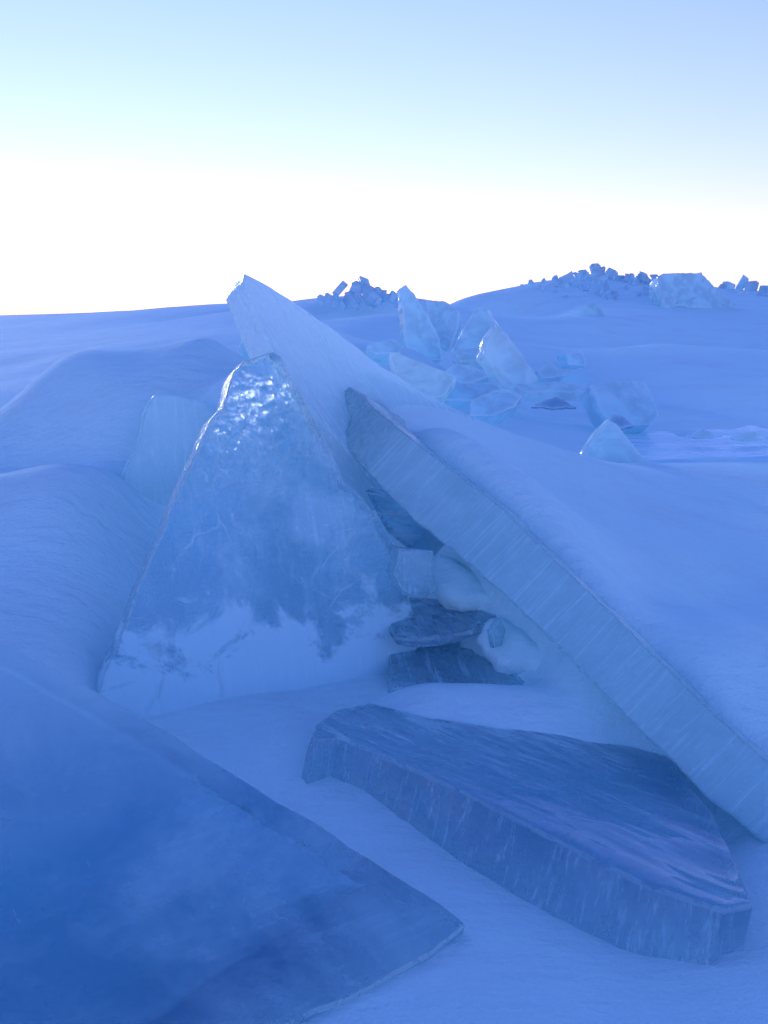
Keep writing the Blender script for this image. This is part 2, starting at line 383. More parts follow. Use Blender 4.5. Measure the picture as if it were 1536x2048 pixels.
def ridge(px, y, h, w0, w1): RIDGES.append(([at(u, v, yy).xy for (u, v), yy in zip(px, y)], h, w0, w1))
ridge([(90, 935), (130, 1010), (160, 1090), (205, 1170)], [3.58, 3.42, 3.26, 3.12], .11, .05, .20)
ridge([(0, 1075), (60, 1110), (110, 1165), (150, 1215)], [3.3, 3.2, 3.08, 2.98], .09, .05, .16)
ridge([(135, 716), (190, 770), (240, 830), (270, 880)], [4.8, 4.5, 4.2, 4.05], .09, .08, .28)
ridge([(430, 678), (400, 730), (330, 790), (300, 830)], [4.7, 4.5, 4.3, 4.15], .09, .08, .25)
ridge([(1240, 1275), (1330, 1258), (1430, 1240), (1600, 1220)], [2.78, 2.86, 2.96, 3.1], .075, .06, .30)
ridge([(1420, 1385), (1460, 1335), (1536, 1312), (1620, 1310)], [2.62, 2.7, 2.75, 2.8], .06, .08, .20)
LUMPS = [(880, 1380, 2.72, .085, .13, .05), (1080, 1385, 2.66, .085, .14, .05), (1190, 1425, 2.52, .05, .08, .05), (985, 1385, 2.70, .075, .10, .05), (905, 1125, 3.20, .07, .08, .07), (1010, 1255, 3.02, .06, .05, .05), 
         (1195, 1425, 2.50, .03, .06, .05), (590, 1445, 2.42, .03, .07, .05), (470, 1480, 2.35, .02, .08, .06)]
def lumps(x, y):
    o = np.zeros_like(x); wx = x + .02 * fbm(x * 9, y * 9, 2); wy = y + .02 * fbm(x * 9 + 5, y * 9 + 5, 2)
    for u, v, yy, h, sx, sy in LUMPS:
        p = at(u, v, yy); q = ((wx - p.x) / sx) ** 2 + ((wy - p.y) / sy) ** 2
        o += h * np.exp(-q ** 1.2)
    return o
def ridges(x, y):
    o = np.zeros_like(x)
    for pl, h, w0, w1 in RIDGES:
        A = np.array([tuple(p) for p in pl]); best = np.full(x.shape, 9.0); sgn = np.ones_like(x); tt = np.zeros_like(x)
        for i in range(len(A) - 1):
            ab = A[i + 1] - A[i]; L2 = (ab ** 2).sum()
            t = np.clip(((x - A[i, 0]) * ab[0] + (y - A[i, 1]) * ab[1]) / L2, 0, 1)
            dx, dy = x - A[i, 0] - t * ab[0], y - A[i, 1] - t * ab[1]; d = np.hypot(dx, dy)
            k = d < best; best = np.where(k, d, best); sgn = np.where(k, np.sign(ab[0] * dy - ab[1] * dx), sgn); tt = np.where(k, (i + t) / (len(A) - 1), tt)
        w = np.where(sgn > 0, w0, w1)
        o += h * np.exp(-best / w) * np.sin(np.pi * np.clip(tt * .8 + .1, 0, 1)) ** .7
    return o
def ground_z(x, y):
    x = np.asarray(x, float); y = np.asarray(y, float); sh = x.shape
    x = x.ravel(); y = y.ravel(); o = np.empty_like(x)
    for i in range(0, len(x), 40000):
        xx, yy = x[i:i + 40000], y[i:i + 40000]
        sd = (xx - _e0.x) * -_ed.y + (yy - _e0.y) * _ed.x          # behind the line of the slab: positive
        m = np.clip((sd - .012) / .05, 0, 1); m = m * m * (3 - 2 * m)
        o[i:i + 40000] = S_BEFORE(xx, yy) * (1 - m) + S_BEHIND(xx, yy) * m
    o += ridges(x, y) + lumps(x, y)
    near = np.clip((7 - y) / 4, 0, 1)
    o += near * .006 * fbm(x * 7 + 2, y * 12, 3) + near * .010 * (1 - np.abs(fbm(x * 3 - 4, y * 7 + x * 2, 2)) * 2)
    o += .010 * fbm(x * 2.3, y * 2.9, 3) * np.clip(y / 3, .3, 1.5)
    far = np.clip((y - 5) / 6, 0, 1)
    o += far * .055 * fbm(x * .35 + 3, y * 1.0, 4)
    return o.reshape(sh)

def build_ground():
    nx, ny = 760, 620
    t = np.linspace(-1, 1, nx); k = math.asinh(170 / .75)
    xs = .75 * np.sinh(t * k)
    s = np.linspace(0, 1, ny); ys = -2.4 + 2.9 * (np.exp(s * math.log(402 / 2.9 + 1)) - 1)
    Xg, Yg = np.meshgrid(xs, ys)
    Zg = ground_z(Xg, Yg)
    for _ in range(5):                   # let the wind soften it
        q = np.pad(Zg, 1, mode='edge')
        Zg = .25 * (q[:-2, 1:-1] + q[2:, 1:-1] + q[1:-1, :-2] + q[1:-1, 2:])
    co = np.stack([Xg, Yg, Zg], -1).reshape(-1, 3)
    me = bpy.data.meshes.new('snow_ground')
    idx = np.arange(nx * ny).reshape(ny, nx)
    q = np.stack([idx[:-1, :-1], idx[:-1, 1:], idx[1:, 1:], idx[1:, :-1]], -1).reshape(-1, 4)
    me.vertices.add(len(co)); me.vertices.foreach_set('co', co.ravel())
    me.loops.add(q.size); me.loops.foreach_set('vertex_index', q.ravel())
    me.polygons.add(len(q)); me.polygons.foreach_set('loop_start', np.arange(0, q.size, 4)); me.polygons.foreach_set('loop_total', np.full(len(q), 4))
    me.update(); me.polygons.foreach_set('use_smooth', np.ones(len(q), bool)); me.validate()
    me.materials.append(SNOW)
    o = bpy.data.objects.new('snow_ground', me); col.objects.link(o); o['kind'] = 'structure'
    o['label'] = 'wind packed blue snow with drifts and hollows'
    return o
build_ground()

# ------------------------------------------------------------------ plates of ice
def resample(poly, step):
    out = []
    n = len(poly)
    for i in range(n):
        a, b = poly[i], poly[(i + 1) % n]; L = (b - a).length; k = max(1, int(round(L / step)))
        for j in range(k): out.append(a.lerp(b, j / k))
    return out
def smooth_poly(poly, it=1):
    for _ in range(it):
        o = []
        n = len(poly)
        for i in range(n):
            a, b = poly[i], poly[(i + 1) % n]
            o += [a.lerp(b, .22), a.lerp(b, .78)]
        poly = o
    return poly

def tag(o, label, cat, group=None, kind='thing'):
    o['label'] = label; o['category'] = cat
    if group: o['group'] = group
    if kind: o['kind'] = kind
    return o

def slab(name, outline, pl, thick, mat, step=.014, chamfer=.008, wave=.006, wfreq=3.0, ragged=.004, rag_side=.006, rows=None,
         tdir=None, seed=0, corners=1, parent=None, taper=None, up=None, rim_w=None, sharp=60, round_edge=True, side_mat=None):
    """A plate of ice. outline: pixel polygon on the plane pl (its broad face); thick: metres back from that face.
    Local frame: X level along the face, Y up the face, Z out of the face."""
    p0, n = pl
    P3 = [on_plane(u, v, p0, n) for (u, v) in outline]
    zax = n
    xax = Vector((0, 0, 1)).cross(zax)
    if up is not None: xax = Vector(up).cross(zax)
    if xax.length < 1e-3: xax = Vector((1, 0, 0))
    xax.normalize(); yax = zax.cross(xax).normalized()
    org = min(P3, key=lambda q: q.z).copy()
    M = Matrix(((xax.x, yax.x, zax.x, org.x), (xax.y, yax.y, zax.y, org.y), (xax.z, yax.z, zax.z, org.z), (0, 0, 0, 1)))
    Mi = M.inverted()
    poly = [Vector((Mi @ q).xy) for q in P3]
    area = sum(poly[i].x * poly[(i + 1) % len(poly)].y - poly[(i + 1) % len(poly)].x * poly[i].y for i in range(len(poly)))
    if area < 0: poly.reverse()
    if corners: poly = smooth_poly(poly, corners)
    ring = resample(poly, step)
    N = len(ring)
    nor = []
    for i in range(N):
        t = ring[(i + 1) % N] - ring[i - 1]; t = Vector((t.y, -t.x))
        nor.append(t.normalized() if t.length > 1e-9 else Vector((0, 0)))
    ring = [r + nr * (noise.noise(Vector((r.x * 14, r.y * 14, seed))) * ragged + noise.noise(Vector((r.x * 45, r.y * 45, seed + 9))) * ragged * .5) for r, nr in zip(ring, nor)]
    RA = np.array([(r.x, r.y) for r in ring])
    def dist(q):
        a, b = RA, np.roll(RA, -1, 0); ab = b - a
        tt = np.clip(((q[:, None] - a[None]) * ab[None]).sum(-1) / np.maximum((ab * ab).sum(-1), 1e-12)[None], 0, 1)
        return np.linalg.norm(q[:, None] - (a[None] + tt[..., None] * ab[None]), axis=-1).min(1)
    def inside(q):
        a, b = RA, np.roll(RA, -1, 0)
        c = ((a[None, :, 1] > q[:, None, 1]) != (b[None, :, 1] > q[:, None, 1]))
        xx = (b[None, :, 0] - a[None, :, 0]) * (q[:, None, 1] - a[None, :, 1]) / np.where(np.abs(b[None, :, 1] - a[None, :, 1]) < 1e-12, 1e-12, b[None, :, 1] - a[None, :, 1]) + a[None, :, 0]
        return (c & (q[:, None, 0] < xx)).sum(1) % 2 == 1
    lo, hi = RA.min(0), RA.max(0)
    rs = np.random.RandomState(seed + 11)
    gs = step * 1.35
    gx, gy = np.meshgrid(np.arange(lo[0], hi[0], gs), np.arange(lo[1], hi[1], gs))
    gx = gx + (np.arange(gx.shape[0]) % 2)[:, None] * gs * .5
    g = np.stack([gx.ravel(), gy.ravel()], 1) + rs.uniform(-.22, .22, (gx.size, 2)) * gs
    ins1 = np.array([tuple(r - nr * chamfer) for r, nr in zip(ring, nor)])
    if round_edge:
        ins2 = np.array([tuple(r - nr * chamfer * .4) for r, nr in zip(ring, nor)]); ins1 = np.concatenate([ins1, ins2])
    cand = ins1[inside(ins1)]; cand = cand[dist(cand) > chamfer * .3] if len(cand) else cand
    keep = []
    for c in cand:
        if not keep or min((c[0] - k[0]) ** 2 + (c[1] - k[1]) ** 2 for k in keep[-4:]) > (step * .35) ** 2: keep.append(c)
    if len(g):
        g = g[inside(g)]
        if len(g): g = g[dist(g) > chamfer + step * .55]
    allp = ring + [Vector(k) for k in keep] + [Vector(x) for x in g]
    vs_, es_, fs_, ov, _, _ = delaunay_2d_cdt(allp, [(i, (i + 1) % N) for i in range(N)], [], 1, 1e-6)
    V2 = np.array([tuple(v) for v in vs_]); D = dist(V2)
    nv = len(V2)
    def surf(sd):
        r = np.clip(1 - D / chamfer, 0, 1)
        z = -chamfer * (1 - np.sqrt(np.maximum(0, 1 - r * r)))
        w = np.array([noise.noise(Vector((x * wfreq, y * wfreq, sd))) + .45 * noise.noise(Vector((x * wfreq * 2.7, y * wfreq * 2.7, sd + 4))) for x, y in V2])
        return z + w * wave
    td = Vector((0, 0, -1)) if tdir is None else (Mi.to_3x3() @ Vector(tdir)).normalized()
    th = np.full(nv, thick)
    if taper:                            # thickness changes along the local X or Y: (axis, at, to)
        ax, t0, t1 = taper; q = V2[:, ax]; q = (q - q.min()) / max(1e-6, q.max() - q.min()); th = thick * (t0 + (t1 - t0) * q)
    F = np.column_stack([V2, surf(seed * 1.3)])
    B = np.column_stack([V2, -surf(seed * 1.3 + 50)]) + np.array(tuple(td))[None] * th[:, None]
    verts = [tuple(x) for x in F] + [tuple(x) for x in B]
    faces = [tuple(f) for f in fs_] + [tuple(nv + i for i in reversed(f)) for f in fs_]
    edge_use = {}
    for f in fs_:
        for i in range(len(f)):
            a, b = f[i], f[(i + 1) % len(f)]
            edge_use[(a, b)] = 1
    bd = [e for e in edge_use if (e[1], e[0]) not in edge_use]
    rows = rows or max(4, int(thick / (step * 1.6)) + 2)
    chain = {}
    def side(i):
        if i in chain: return chain[i]
        c = [i]
        for k in range(1, rows):
            t = k / rows
            if k == 1: t = min(t, chamfer * 1.6 / max(thick, 1e-3))
            if k == rows - 1 and rows > 2: t = max(t, 1 - chamfer * 1.6 / max(thick, 1e-3))
            p = Vector(F[i]).lerp(Vector(B[i]), t)
            s = rag_side * noise.noise(p * 11 + Vector((seed, 0, 0))) + rag_side * .5 * noise.noise(p * 34)
            v = Vector((V2[i][0], V2[i][1])); j = int(np.argmin(((RA - V2[i]) ** 2).sum(1)))
            bul = rag_side * .8 * math.sin(math.pi * t)
            p += Vector((nor[j].x, nor[j].y, 0)) * (s + bul * .5)
            verts.append(tuple(p)); c.append(len(verts) - 1)
        c.append(nv + i); chain[i] = c; return c
    for a, b in bd:
        ca, cb = side(a), side(b)
        for k in range(rows): faces.append((ca[k], ca[k + 1], cb[k + 1], cb[k]))
    rimv = np.zeros(len(verts)); e = np.exp(-(D / (rim_w or chamfer * .9)) ** 2); rimv[:nv] = e; rimv[nv:2 * nv] = e
    me = bpy.data.meshes.new(name); me.from_pydata(verts, [], faces)
    ra = me.attributes.new('rim', 'FLOAT', 'POINT'); ra.data.foreach_set('value', rimv)
    bm = bmesh.new(); bm.from_mesh(me); bmesh.ops.recalc_face_normals(bm, faces=bm.faces); bm.to_mesh(me); bm.free()
    for p in me.polygons: p.use_smooth = True
    me.set_sharp_from_angle(angle=R(sharp))
    me.materials.append(mat)
    if side_mat:
        me.materials.append(side_mat)
        for p in me.polygons[2 * len(fs_):]: p.material_index = 1
    o = bpy.data.objects.new(name, me); col.objects.link(o)
    if parent is None: o.matrix_world = M
    else:
        o.parent = parent; o.matrix_parent_inverse = Matrix(); o.matrix_local = parent.matrix_world.inverted() @ M
    return o

def facing(u, v, y, yaw=0, pitch=0):     # plane through a point, its normal turned by yaw (right +) and tipped up by pitch
    n = Vector((math.sin(R(yaw)) * math.cos(R(pitch)), -math.cos(R(yaw)) * math.cos(R(pitch)), math.sin(R(pitch))))
    return at(u, v, y), n

ICE_TRI = ice_material('bubbly_clear_ice', 'Y', (.46, .60), .42, .0, .26, .7, (.0, .07), 1.0, 1.0, (1, .72, 1.0), .8, (.54, .92, .99), speck=.30, flakes=1.0, low=(.32, .42, .92, .80), rim=1.0, glow=.20, wob_h=.010, fscale=4.0, cracks=.7, crack_s=3.0)
ICE_BEAM = ice_material('columnar_ice', 'Y', (.36, .70), .14, .52, .20, .35, (.02, .10), 2.0, 1.8, (0, -1.85, -2.10), 1.0, (.56, .98, 1.0), .08, glow=.2, rim=1.0, flakes=.8, srep=40, fscale=4.0, cracks=.35, crack_s=1.6, wob_h=.010, fine_h=.0008, clear_end=.85)
ICE_TIP = ice_material('pale_striated_ice', 'Y', (.30, .70), .20, .64, .50, .8, (.03, .12), 3.0, 0, None, .05, (.74, .95, 1.0), .1, glow=.66, rim=.9)
ICE_NEAR = ice_material('dark_clear_ice', 'X', (.46, .68), .38, .03, .08, .10, (.02, .12), 4.0, 0, None, 9.0, (.50, .88, .95), .05, 1.7, rim=1.0, low=(1.0, .42, .75, .35), glow=.2, flakes=.4)
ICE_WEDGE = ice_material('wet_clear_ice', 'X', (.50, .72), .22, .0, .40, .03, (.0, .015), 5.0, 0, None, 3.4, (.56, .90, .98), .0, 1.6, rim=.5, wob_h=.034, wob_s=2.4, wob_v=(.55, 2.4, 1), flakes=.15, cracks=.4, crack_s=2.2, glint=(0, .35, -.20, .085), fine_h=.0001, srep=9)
ICE_WEDGE_SIDE = ice_material('wet_clear_ice_edge', 'Z', (.46, .72), .26, .16, .40, .25, (.0, .04), 5.5, 0, None, 3.4, (.56, .92, .99), .05, 2.5, rim=.5, wob_h=.012, flakes=.2, fine_h=.0006, srep=30)
ICE_SIDE = ice_material('cloudy_smooth_ice', 'Y', (.30, .70), .25, .55, .2, .3, (.04, .16), 6.0, 0, None, .2, (.72, 1.0, 1.0), .1, glow=.45, rim=1.0)
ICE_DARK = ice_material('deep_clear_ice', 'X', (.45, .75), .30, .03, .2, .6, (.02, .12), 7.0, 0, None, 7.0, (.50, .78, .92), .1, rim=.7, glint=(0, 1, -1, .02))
ICE_CUBE = ice_material('clear_cracked_ice', 'Y', (.40, .70), .30, .12, .6, .9, (.02, .12), 8.0, .5, None, 1.0, (.56, .94, 1.0), .25, rim=1.0, flakes=.9)
FAR_ICE = far_ice_material('weathered_ice')
FAR_ICE_B = far_ice_material('weathered_pale_ice', (.76, 1.0, 1.0), 3.0, .62)
FAR_GAP_SHADE = far_ice_material('gap_shade_blue_ice', (.34, .66, .82), 5.0, .35)  # dark colour painted in for the shade of gaps
FAR_RUBBLE = far_ice_material('weathered_rubble_ice', (.64, .90, 1.0), 8.0, .50)
BARE = bare_ice_material('bare_lake_ice')

# the leaning plate with the tip on the skyline
o = slab('ice_plate', [(490, 546), (540, 572), (600, 610), (680, 668), (750, 722), (830, 775), (885, 806), (940, 830), (1010, 900), (960, 1010), (860, 1060), (800, 1015), (700, 905), (600, 792), (548, 702), (508, 610), (488, 562)],
         PLATE_TIP, .115, ICE_TIP, seed=1, chamfer=.006, wave=.007, corners=0, rag_side=.004)
tag(o, 'tall pale blue ice plate leaning behind the triangle, its tip above the skyline', 'ice plate')
# the long beam whose broken edge runs to the lower right
o = slab('ice_slab', [(688, 782), (698, 772), (716, 786), (728, 790), (748, 814), (770, 832), (862, 906), (1002, 1012), (1100, 1110), (1202, 1203), (1352, 1352), (1450, 1446), (1536, 1524), (1640, 1620), (1660, 1790), (1420, 1600), (1250, 1430), (1130, 1306), (1010, 1190), (905, 1100), (830, 1042), (755, 965), (700, 902), (690, 892), (674, 872), (692, 858), (700, 838), (692, 812)],
         BEAM, .34, ICE_BEAM, seed=2, chamfer=.006, rim_w=.007, wave=.005, corners=0, step=.012, tdir=(.45, .80, -.35), up=(.55, .1, .6), ragged=.005)
tag(o, 'long diagonal ice slab showing its streaked broken edge down to the right', 'ice slab')
# the triangular plate in the middle
o = slab('ice_plate', [(546, 702), (520, 712), (488, 722), (468, 744), (452, 795), (448, 815), (424, 836), (392, 905), (360, 975), (318, 1075), (272, 1185), (236, 1290), (205, 1350), (190, 1420), (420, 1470), (780, 1460), (812, 1390), (824, 1330), (838, 1288), (826, 1225), (812, 1170), (800, 1110), (770, 1050), (722, 992), (690, 966), (662, 900), (638, 852), (604, 792), (580, 745), (562, 712)],
         TRI, .085, ICE_TRI, seed=3, chamfer=.006, rim_w=.007, wave=.004, ragged=.004, rag_side=.003, step=.010, corners=0)
tag(o, 'large upright triangular plate of clear bubbly ice standing in the centre', 'ice plate')
# the near plate at lower left
o = slab('ice_plate', [(-260, 1130), (0, 1276), (150, 1356), (250, 1412), (330, 1455), (400, 1502), (480, 1552), (560, 1602), (640, 1645), (700, 1690), (800, 1752), (880, 1803), (936, 1846), (860, 1908), (740, 1976), (600, 2036), (440, 2120), (0, 2500), (-500, 2400), (-700, 1600)],
         NEAR, .13, ICE_NEAR, seed=4, chamfer=.008, wave=.006, wfreq=1.8, corners=0, step=.014, ragged=.003, rag_side=.002)
tag(o, 'broad dark blue tilted ice plate filling the lower left corner', 'ice plate')
# the wedge slab at lower right
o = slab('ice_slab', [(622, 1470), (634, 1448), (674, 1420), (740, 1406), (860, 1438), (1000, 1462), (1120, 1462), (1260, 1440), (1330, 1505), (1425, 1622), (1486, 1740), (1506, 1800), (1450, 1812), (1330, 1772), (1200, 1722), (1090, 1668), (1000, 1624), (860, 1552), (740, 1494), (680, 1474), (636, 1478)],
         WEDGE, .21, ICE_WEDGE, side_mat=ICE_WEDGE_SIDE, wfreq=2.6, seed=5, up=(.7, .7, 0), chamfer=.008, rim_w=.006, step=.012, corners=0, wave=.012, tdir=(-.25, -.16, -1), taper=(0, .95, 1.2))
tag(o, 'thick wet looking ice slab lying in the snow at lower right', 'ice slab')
# plate behind the triangle on the left
o = slab('ice_plate', [(300, 792), (330, 784), (420, 800), (480, 880), (470, 1060), (380, 1150), (296, 1086), (256, 1052), (236, 1020), (233, 985), (242, 948), (262, 905), (276, 880), (282, 840)],
         facing(330, 950, 3.70, 14, 20), .10, ICE_SIDE, seed=6, chamfer=.016, wave=.010)
tag(o, 'cloudy rounded ice plate half buried in the drift left of the triangle', 'ice plate')
# block and plates in the gap
o = slab('ice_block', [(800, 1098), (868, 1102), (873, 1140), (870, 1186), (845, 1192), (812, 1190), (790, 1150)], facing(840, 1145, 3.02, 15, 8), .10, ICE_CUBE, seed=7, chamfer=.006, step=.008, corners=0)
tag(o, 'small square block of clear ice against the right side of the triangle', 'ice block')
o = slab('ice_sheet', [(780, 1195), (880, 1196), (960, 1206), (1010, 1222), (960, 1256), (900, 1270), (830, 1278), (780, 1270)],
         plane3(at(830, 1278, 2.92), at(960, 1256, 2.95), at(900, 1200, 3.25)), .03, ICE_WEDGE, seed=8, chamfer=.008, step=.011)
tag(o, 'thin dark ice sheet bridging the gap below the small block', 'ice sheet')
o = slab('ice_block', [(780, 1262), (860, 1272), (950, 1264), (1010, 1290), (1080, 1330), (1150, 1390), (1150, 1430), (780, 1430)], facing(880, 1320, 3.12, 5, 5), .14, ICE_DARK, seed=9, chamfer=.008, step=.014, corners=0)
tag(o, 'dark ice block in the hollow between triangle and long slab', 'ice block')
o = slab('ice_shard', [(730, 985), (800, 1000), (870, 1030), (912, 1100), (900, 1125), (820, 1105), (770, 1060)], facing(840, 1060, 3.36, -20, -8), .06, ICE_DARK, seed=10, chamfer=.006, step=.013, corners=0)  # dark piece added to paint the shade of the gap here
tag(o, 'dark shard standing in for the shaded gap under the upper end of the long slab', 'ice shard')
o = slab('ice_shard', [(985, 1262), (1000, 1236), (1012, 1258), (1006, 1292), (990, 1296)], facing(1000, 1265, 2.9, 25, 10), .03, ICE_CUBE, seed=12, chamfer=.003, step=.007, corners=0)
tag(o, 'small upright ice splinter on the snow lumps under the long slab', 'ice shard')

def ledge(outline, pl, thick, seed, label):
    o = slab('snow_ledge', outline, pl, thick, SNOW, seed=seed, chamfer=.034, wave=.014, wfreq=8, ragged=.014, corners=2, step=.010, rows=8, sharp=80)
    return tag(o, label, 'snow ledge', 'snow ledges in the hollow under the long slab')
ledge([(940, 1262), (980, 1226), (1022, 1226), (1064, 1268), (1150, 1322), (1240, 1420), (1160, 1390), (1070, 1352), (1040, 1330), (1000, 1342), (972, 1310)], facing(1060, 1300, 2.87, -25, 42), .14, 51, 'lumpy snow ledge sagging under the middle of the long slab')
ledge([(866, 1098), (908, 1100), (960, 1150), (1010, 1205), (985, 1220), (930, 1206), (880, 1198), (860, 1150)], facing(920, 1150, 3.17, -15, 45), .12, 53, 'snow ledge right of the small clear ice block')
o = slab('ice_sheet', [(780, 1306), (900, 1294), (1010, 1306), (1100, 1352), (1010, 1374), (860, 1366), (780, 1376)], plane3(at(830, 1370, 2.80), at(1000, 1376, 2.78), at(900, 1296, 3.10)), .035, ICE_CUBE, seed=54, chamfer=.004, step=.011, corners=0)
tag(o, 'pale thin ice sheet low in the hollow, under the dark sheet', 'ice sheet')

# ------------------------------------------------------------------ ice in the middle distance
def far(name, outline, u, v, y, yaw, pitch, thick, label, cat, mat=None, group=None, seed=0, **kw):
    k = dict(step=max(.018, .0020 * y), chamfer=.0006 * y + .003, wave=.0012 * y, ragged=.0010 * y, rag_side=.001 * y, corners=0, sharp=24, round_edge=False)
    k.update(kw)
    o = slab(name, outline, facing(u, v, y, yaw, pitch), thick, mat or FAR_ICE, seed=seed, **k)
    return tag(o, label, cat, group)
far('ice_shard', [(802, 576), (812, 569), (832, 592), (858, 634), (880, 676), (884, 720), (815, 720), (806, 620)], 840, 680, 12.5, 20, 15, .16, 'tall thin ice shard pointing up on the skyline right of the leaning plate', 'ice shard', seed=21)
far('ice_shard', [(852, 598), (890, 602), (918, 622), (915, 655), (900, 700), (860, 690)], 880, 660, 14, -15, 25, .18, 'blunt rough ice shard just behind the tall thin shard', 'ice shard', seed=22)
far('ice_block', [(908, 692), (930, 650), (955, 612), (974, 618), (992, 650), (1010, 690), (1010, 740), (905, 720)], 955, 680, 12.0, -25, 20, .2, 'pale rounded ice block left of the bright leaning shard', 'ice block', seed=23)
far('ice_shard', [(978, 672), (994, 648), (1010, 664), (1030, 690), (1046, 706), (1052, 722), (1076, 756), (1074, 775), (1010, 775), (982, 730), (968, 712)], 1020, 730, 10.5, 30, 20, .15, 'bright leaning ice shard with white right edge in the middle distance', 'ice shard', FAR_ICE_B, seed=24)
far('ice_sheet', [(780, 702), (800, 706), (840, 722), (880, 738), (914, 752), (890, 790), (830, 800), (795, 760)], 850, 750, 9.0, 10, 50, .12, 'flat ice sheet with white glints beside the leaning plate', 'ice sheet', FAR_ICE_B, seed=25)
far('ice_sheet', [(880, 770), (990, 764), (1004, 780), (960, 800), (890, 800)], 940, 782, 9.2, 0, 55, .12, 'long low ice sheet in front of the bright leaning shard', 'ice sheet', seed=26)
far('ice_block', [(944, 800), (985, 780), (1020, 776), (1044, 790), (1030, 812), (990, 830), (940, 830)], 990, 810, 8.4, 0, 35, .2, 'wedge shaped ice block at the foot of the snow slope', 'ice block', seed=27)
far('ice_block', [(1182, 770), (1212, 762), (1290, 762), (1304, 790), (1318, 830), (1300, 850), (1225, 850), (1200, 820)], 1250, 810, 9.2, 10, 25, .3, 'frosted ice block with dark gap beneath on the right', 'ice block', FAR_ICE, seed=28)
far('ice_shard', [(1160, 930), (1168, 900), (1195, 862), (1216, 838), (1232, 846), (1262, 884), (1292, 920), (1290, 940), (1200, 945)], 1220, 900, 6.3, 10, 20, .12, 'small pyramid shaped ice shard on the snow at right', 'ice shard', FAR_ICE, seed=29)
far('ice_block', [(1133, 706), (1166, 702), (1174, 722), (1170, 732), (1136, 730)], 1150, 720, 13, 15, 10, .3, 'tiny lone ice cube on the flat snow', 'ice block', seed=30)
far('ice_shard', [(1064, 812), (1090, 799), (1112, 793), (1136, 804), (1152, 813), (1110, 816)], 1100, 806, 9.5, 0, 30, .06, 'low dark shard standing in for a shaded gap left of the frosted block', 'ice shard', FAR_GAP_SHADE, seed=31)  # dark shape added where the gap is only in shade
far('ice_shard', [(474, 696), (486, 672), (500, 672), (510, 720), (480, 720)], 490, 700, 4.9, -20, 10, .12, 'small ice shard peeking out left of the leaning plate', 'ice shard', seed=32)
far('ice_plate', [(1316, 552), (1330, 546), (1404, 545), (1412, 556), (1440, 585), (1490, 622), (1440, 625), (1370, 612), (1330, 612), (1318, 580)], 1390, 590, 23.5, 10, 20, .5, 'large flat topped ice plate on the right of the far ridge', 'ice plate', seed=33)
far('ice_block', [(1326, 590), (1345, 584), (1354, 600), (1345, 618), (1328, 614)], 1340, 602, 23.0, 0, 15, .4, 'small ice block at the foot of the flat topped plate', 'ice block', seed=34)
far('ice_shard', [(1156, 636), (1166, 612), (1186, 602), (1206, 618), (1212, 640)], 1185, 630, 21, 0, 35, .5, 'low ice shard lying below the far ridge', 'ice shard', seed=35)

far('ice_sheet', [(905, 700), (960, 694), (1000, 700), (985, 716), (920, 722)], 950, 708, 11.2, 5, 62, .10, 'flat ice sheet between the pale rounded block and the tall thin shard', 'ice sheet', FAR_ICE_B, seed=36)
far('ice_sheet', [(1030, 768), (1110, 762), (1180, 766), (1210, 778), (1130, 782), (1050, 782)], 1120, 772, 10.0, 0, 66, .12, 'thin flat ice sheet right of the bright leaning shard', 'ice sheet', FAR_ICE_B, seed=37)
far('ice_shard', [(890, 742), (915, 726), (955, 736), (975, 752), (940, 766), (900, 762)], 930, 750, 10.2, -10, 30, .14, 'low tilted ice shard left of the bright leaning shard', 'ice shard', FAR_ICE, seed=38)
far('ice_shard', [(1212, 846), (1226, 828), (1250, 834), (1268, 850), (1245, 856)], 1238, 846, 8.4, 0, 20, .12, 'dark shard standing in for the shade in the gap under the frosted block', 'ice shard', FAR_GAP_SHADE, seed=39)  # its dark colour is the painted shade beneath the block
far('ice_shard', [(735, 690), (790, 676), (806, 690), (800, 706), (745, 706)], 770, 695, 11.0, 15, 40, .14, 'flat ice shard behind the right edge of the leaning plate', 'ice shard', FAR_ICE, seed=40)
far('ice_shard', [(1075, 740), (1096, 722), (1120, 736), (1128, 752), (1085, 756)], 1100, 745, 11.5, 10, 25, .2, 'snow dusted ice shard just right of the bright leaning shard', 'ice shard', FAR_ICE, seed=42)
far('ice_shard', [(1372, 872), (1396, 866), (1408, 857), (1424, 864), (1446, 871), (1400, 876)], 1410, 868, 8.7, 0, 20, .05, 'low ice shard at the far edge of the bare ice strip', 'ice shard', FAR_ICE_B, seed=43)
far('ice_shard', [(1462, 875), (1490, 866), (1512, 862), (1520, 868), (1550, 877), (1490, 880)], 1508, 872, 8.6, -10, 20, .05, 'low ice shard near the right border on the bare ice strip', 'ice shard', FAR_ICE_B, seed=44)

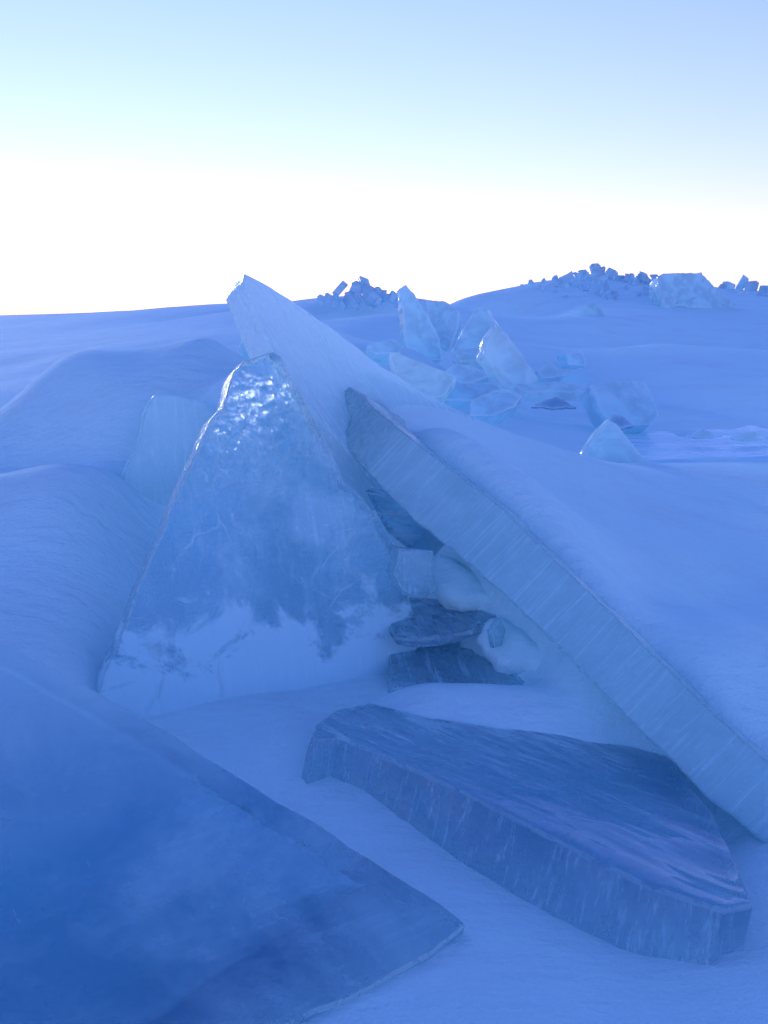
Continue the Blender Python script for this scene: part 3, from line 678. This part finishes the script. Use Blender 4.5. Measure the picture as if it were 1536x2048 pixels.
# the wind-swept strip of bare ice, a sheet just above the snow
def bare_strip():
    u0, u1, n, k = 1225, 1680, 60, 14
    verts, faces = [], []
    for i in range(n + 1):
        for j in range(k + 1):
            u = u0 + (u1 - u0) * i / n; t = j / k
            far_v = 856 + 6 * math.sin(u * .02) + 4 * math.sin(u * .07); near_v = 917
            pinch = min(1, (u - u0) / 60.0) ** .6
            v = near_v + (far_v - near_v) * (.5 + (t - .5) * pinch)
            p = on_level(u, v, .12)
            verts.append((p.x, p.y, float(ground_z(np.array([p.x]), np.array([p.y]))[0]) + (.022 if j else -.05)))
    for i in range(n):
        for j in range(k):
            a = i * (k + 1) + j; faces.append((a, a + k + 1, a + k + 2, a + 1))
    me = bpy.data.meshes.new('bare_ice_strip'); me.from_pydata(verts, [], faces)
    for p in me.polygons: p.use_smooth = True
    me.materials.append(BARE)
    o = bpy.data.objects.new('bare_ice_strip', me); col.objects.link(o); o['kind'] = 'structure'
    o['label'] = 'glossy streaked strip of bare lake ice at the right'
bare_strip()

# ------------------------------------------------------------------ rubble on the ridges
def lump(name, u, v, y, size, seed, label, group, mat=None):
    """an angular broken piece: an irregular polygon, extruded with a skewed far face"""
    rnd = random.Random(seed)
    n = rnd.choice((4, 5, 5, 6)); a0 = rnd.uniform(0, 6.3)
    ring = [(math.cos(a0 + 6.283 * k / n + rnd.uniform(-.35, .35)) * size * rnd.uniform(.45, .85), math.sin(a0 + 6.283 * k / n) * size * rnd.uniform(.45, .85)) for k in range(n)]
    th = size * rnd.uniform(.25, .6); kx, ky, ks = rnd.uniform(-.2, .2) * size, rnd.uniform(-.2, .2) * size, rnd.uniform(.75, 1.05)
    bm = bmesh.new()
    A = [bm.verts.new((x, y_, 0)) for x, y_ in ring]; B = [bm.verts.new((x * ks + kx, y_ * ks + ky, th)) for x, y_ in ring]
    bm.faces.new(A[::-1]); bm.faces.new(B)
    for k in range(n): bm.faces.new((A[k], A[(k + 1) % n], B[(k + 1) % n], B[k]))
    bmesh.ops.recalc_face_normals(bm, faces=bm.faces)
    bmesh.ops.bevel(bm, geom=bm.edges[:], offset=size * .03, segments=1, affect='EDGES')
    me = bpy.data.meshes.new(name); bm.to_mesh(me); bm.free(); me.materials.append(mat or FAR_RUBBLE)
    o = bpy.data.objects.new(name, me); col.objects.link(o)
    o.location = at(u, v, y); o.rotation_euler = (rnd.uniform(.4, 2.2), rnd.uniform(-.6, .6), rnd.uniform(0, 6))
    return tag(o, label, 'ice rubble', group)
G1 = 'ice rubble on the middle skyline'
rr = random.Random(5)
heap = [(642, 603, 10), (658, 599, 12), (672, 594, 12), (684, 584, 18), (696, 590, 13), (708, 584, 14), (718, 576, 18), (728, 572, 20), (738, 580, 15), (746, 588, 11), (757, 580, 9), (764, 592, 16), (776, 596, 12), (788, 594, 15),
        (702, 602, 16), (722, 596, 18), (740, 600, 17), (688, 606, 12), (670, 607, 9), (758, 606, 13), (775, 608, 10), (714, 612, 9), (795, 604, 10)]
for i, (u, v, s) in enumerate(heap):
    y = 18.6 - .03 * (v - 590)
    lb = 'chunk of ice low in the rubble heap on the middle skyline' if v > 590 else 'chunk of ice high in the rubble heap on the middle skyline'
    if v == 572: lb = 'topmost chunk of ice of the rubble heap on the middle skyline'
    if u == 642: lb = 'leftmost small chunk of ice of the rubble heap on the middle skyline'
    lump('ice_rubble', u, v, y, s * 1.5 / 2048 * y, 100 + i, lb, G1)
G2 = 'ice rubble on the far ridge'
for i, (u, v, s) in enumerate([(1142, 550, 8), (1165, 548, 10), (1186, 542, 16), (1200, 546, 14), (1218, 548, 14), (1132, 562, 16), (1128, 572, 14), (1105, 572, 8), (1080, 578, 8), (1160, 574, 8), (1198, 560, 14), (1215, 580, 18), (1226, 592, 16), (1195, 590, 12), (1236, 605, 18),
                               (1250, 556, 12), (1285, 556, 14), (1305, 560, 16), (1295, 586, 18), (1270, 566, 8), (1130, 595, 8), (1110, 585, 6), (1044, 571, 5), (1062, 567, 7), (1086, 563, 6), (1108, 560, 8), (1122, 558, 6), (1152, 552, 9), (1174, 551, 8), (1232, 553, 9), (1242, 556, 7), (1264, 555, 8), (1276, 557, 9), (1296, 560, 7), (1316, 562, 8), (1182, 570, 10), (1172, 582, 7), (1206, 596, 8), (1254, 578, 9), (1278, 592, 8)]):
    y = 26.8 - .045 * (v - 550)
    lb = 'chunk of ice on the crest of the far ridge' if v < 562 else 'chunk of ice on the near slope of the far ridge'
    if v == 542: lb = 'highest chunk of ice on the far ridge'
    lump('ice_rubble', u, v, y, s * 1.5 / 2048 * y, 200 + i, lb, G2)
G3 = 'ice rubble right of the flat topped plate'
for i, (u, v, s) in enumerate([(1440, 578, 10), (1456, 574, 12), (1490, 572, 14), (1502, 578, 16), (1525, 582, 14), (1480, 596, 16), (1525, 608, 18), (1460, 590, 10)]):
    y = 27.5 - .04 * (v - 570)
    lump('ice_rubble', u, v, y, s * 1.8 / 2048 * y, 300 + i, 'chunk of ice on the far ridge right of the flat topped plate', G3)
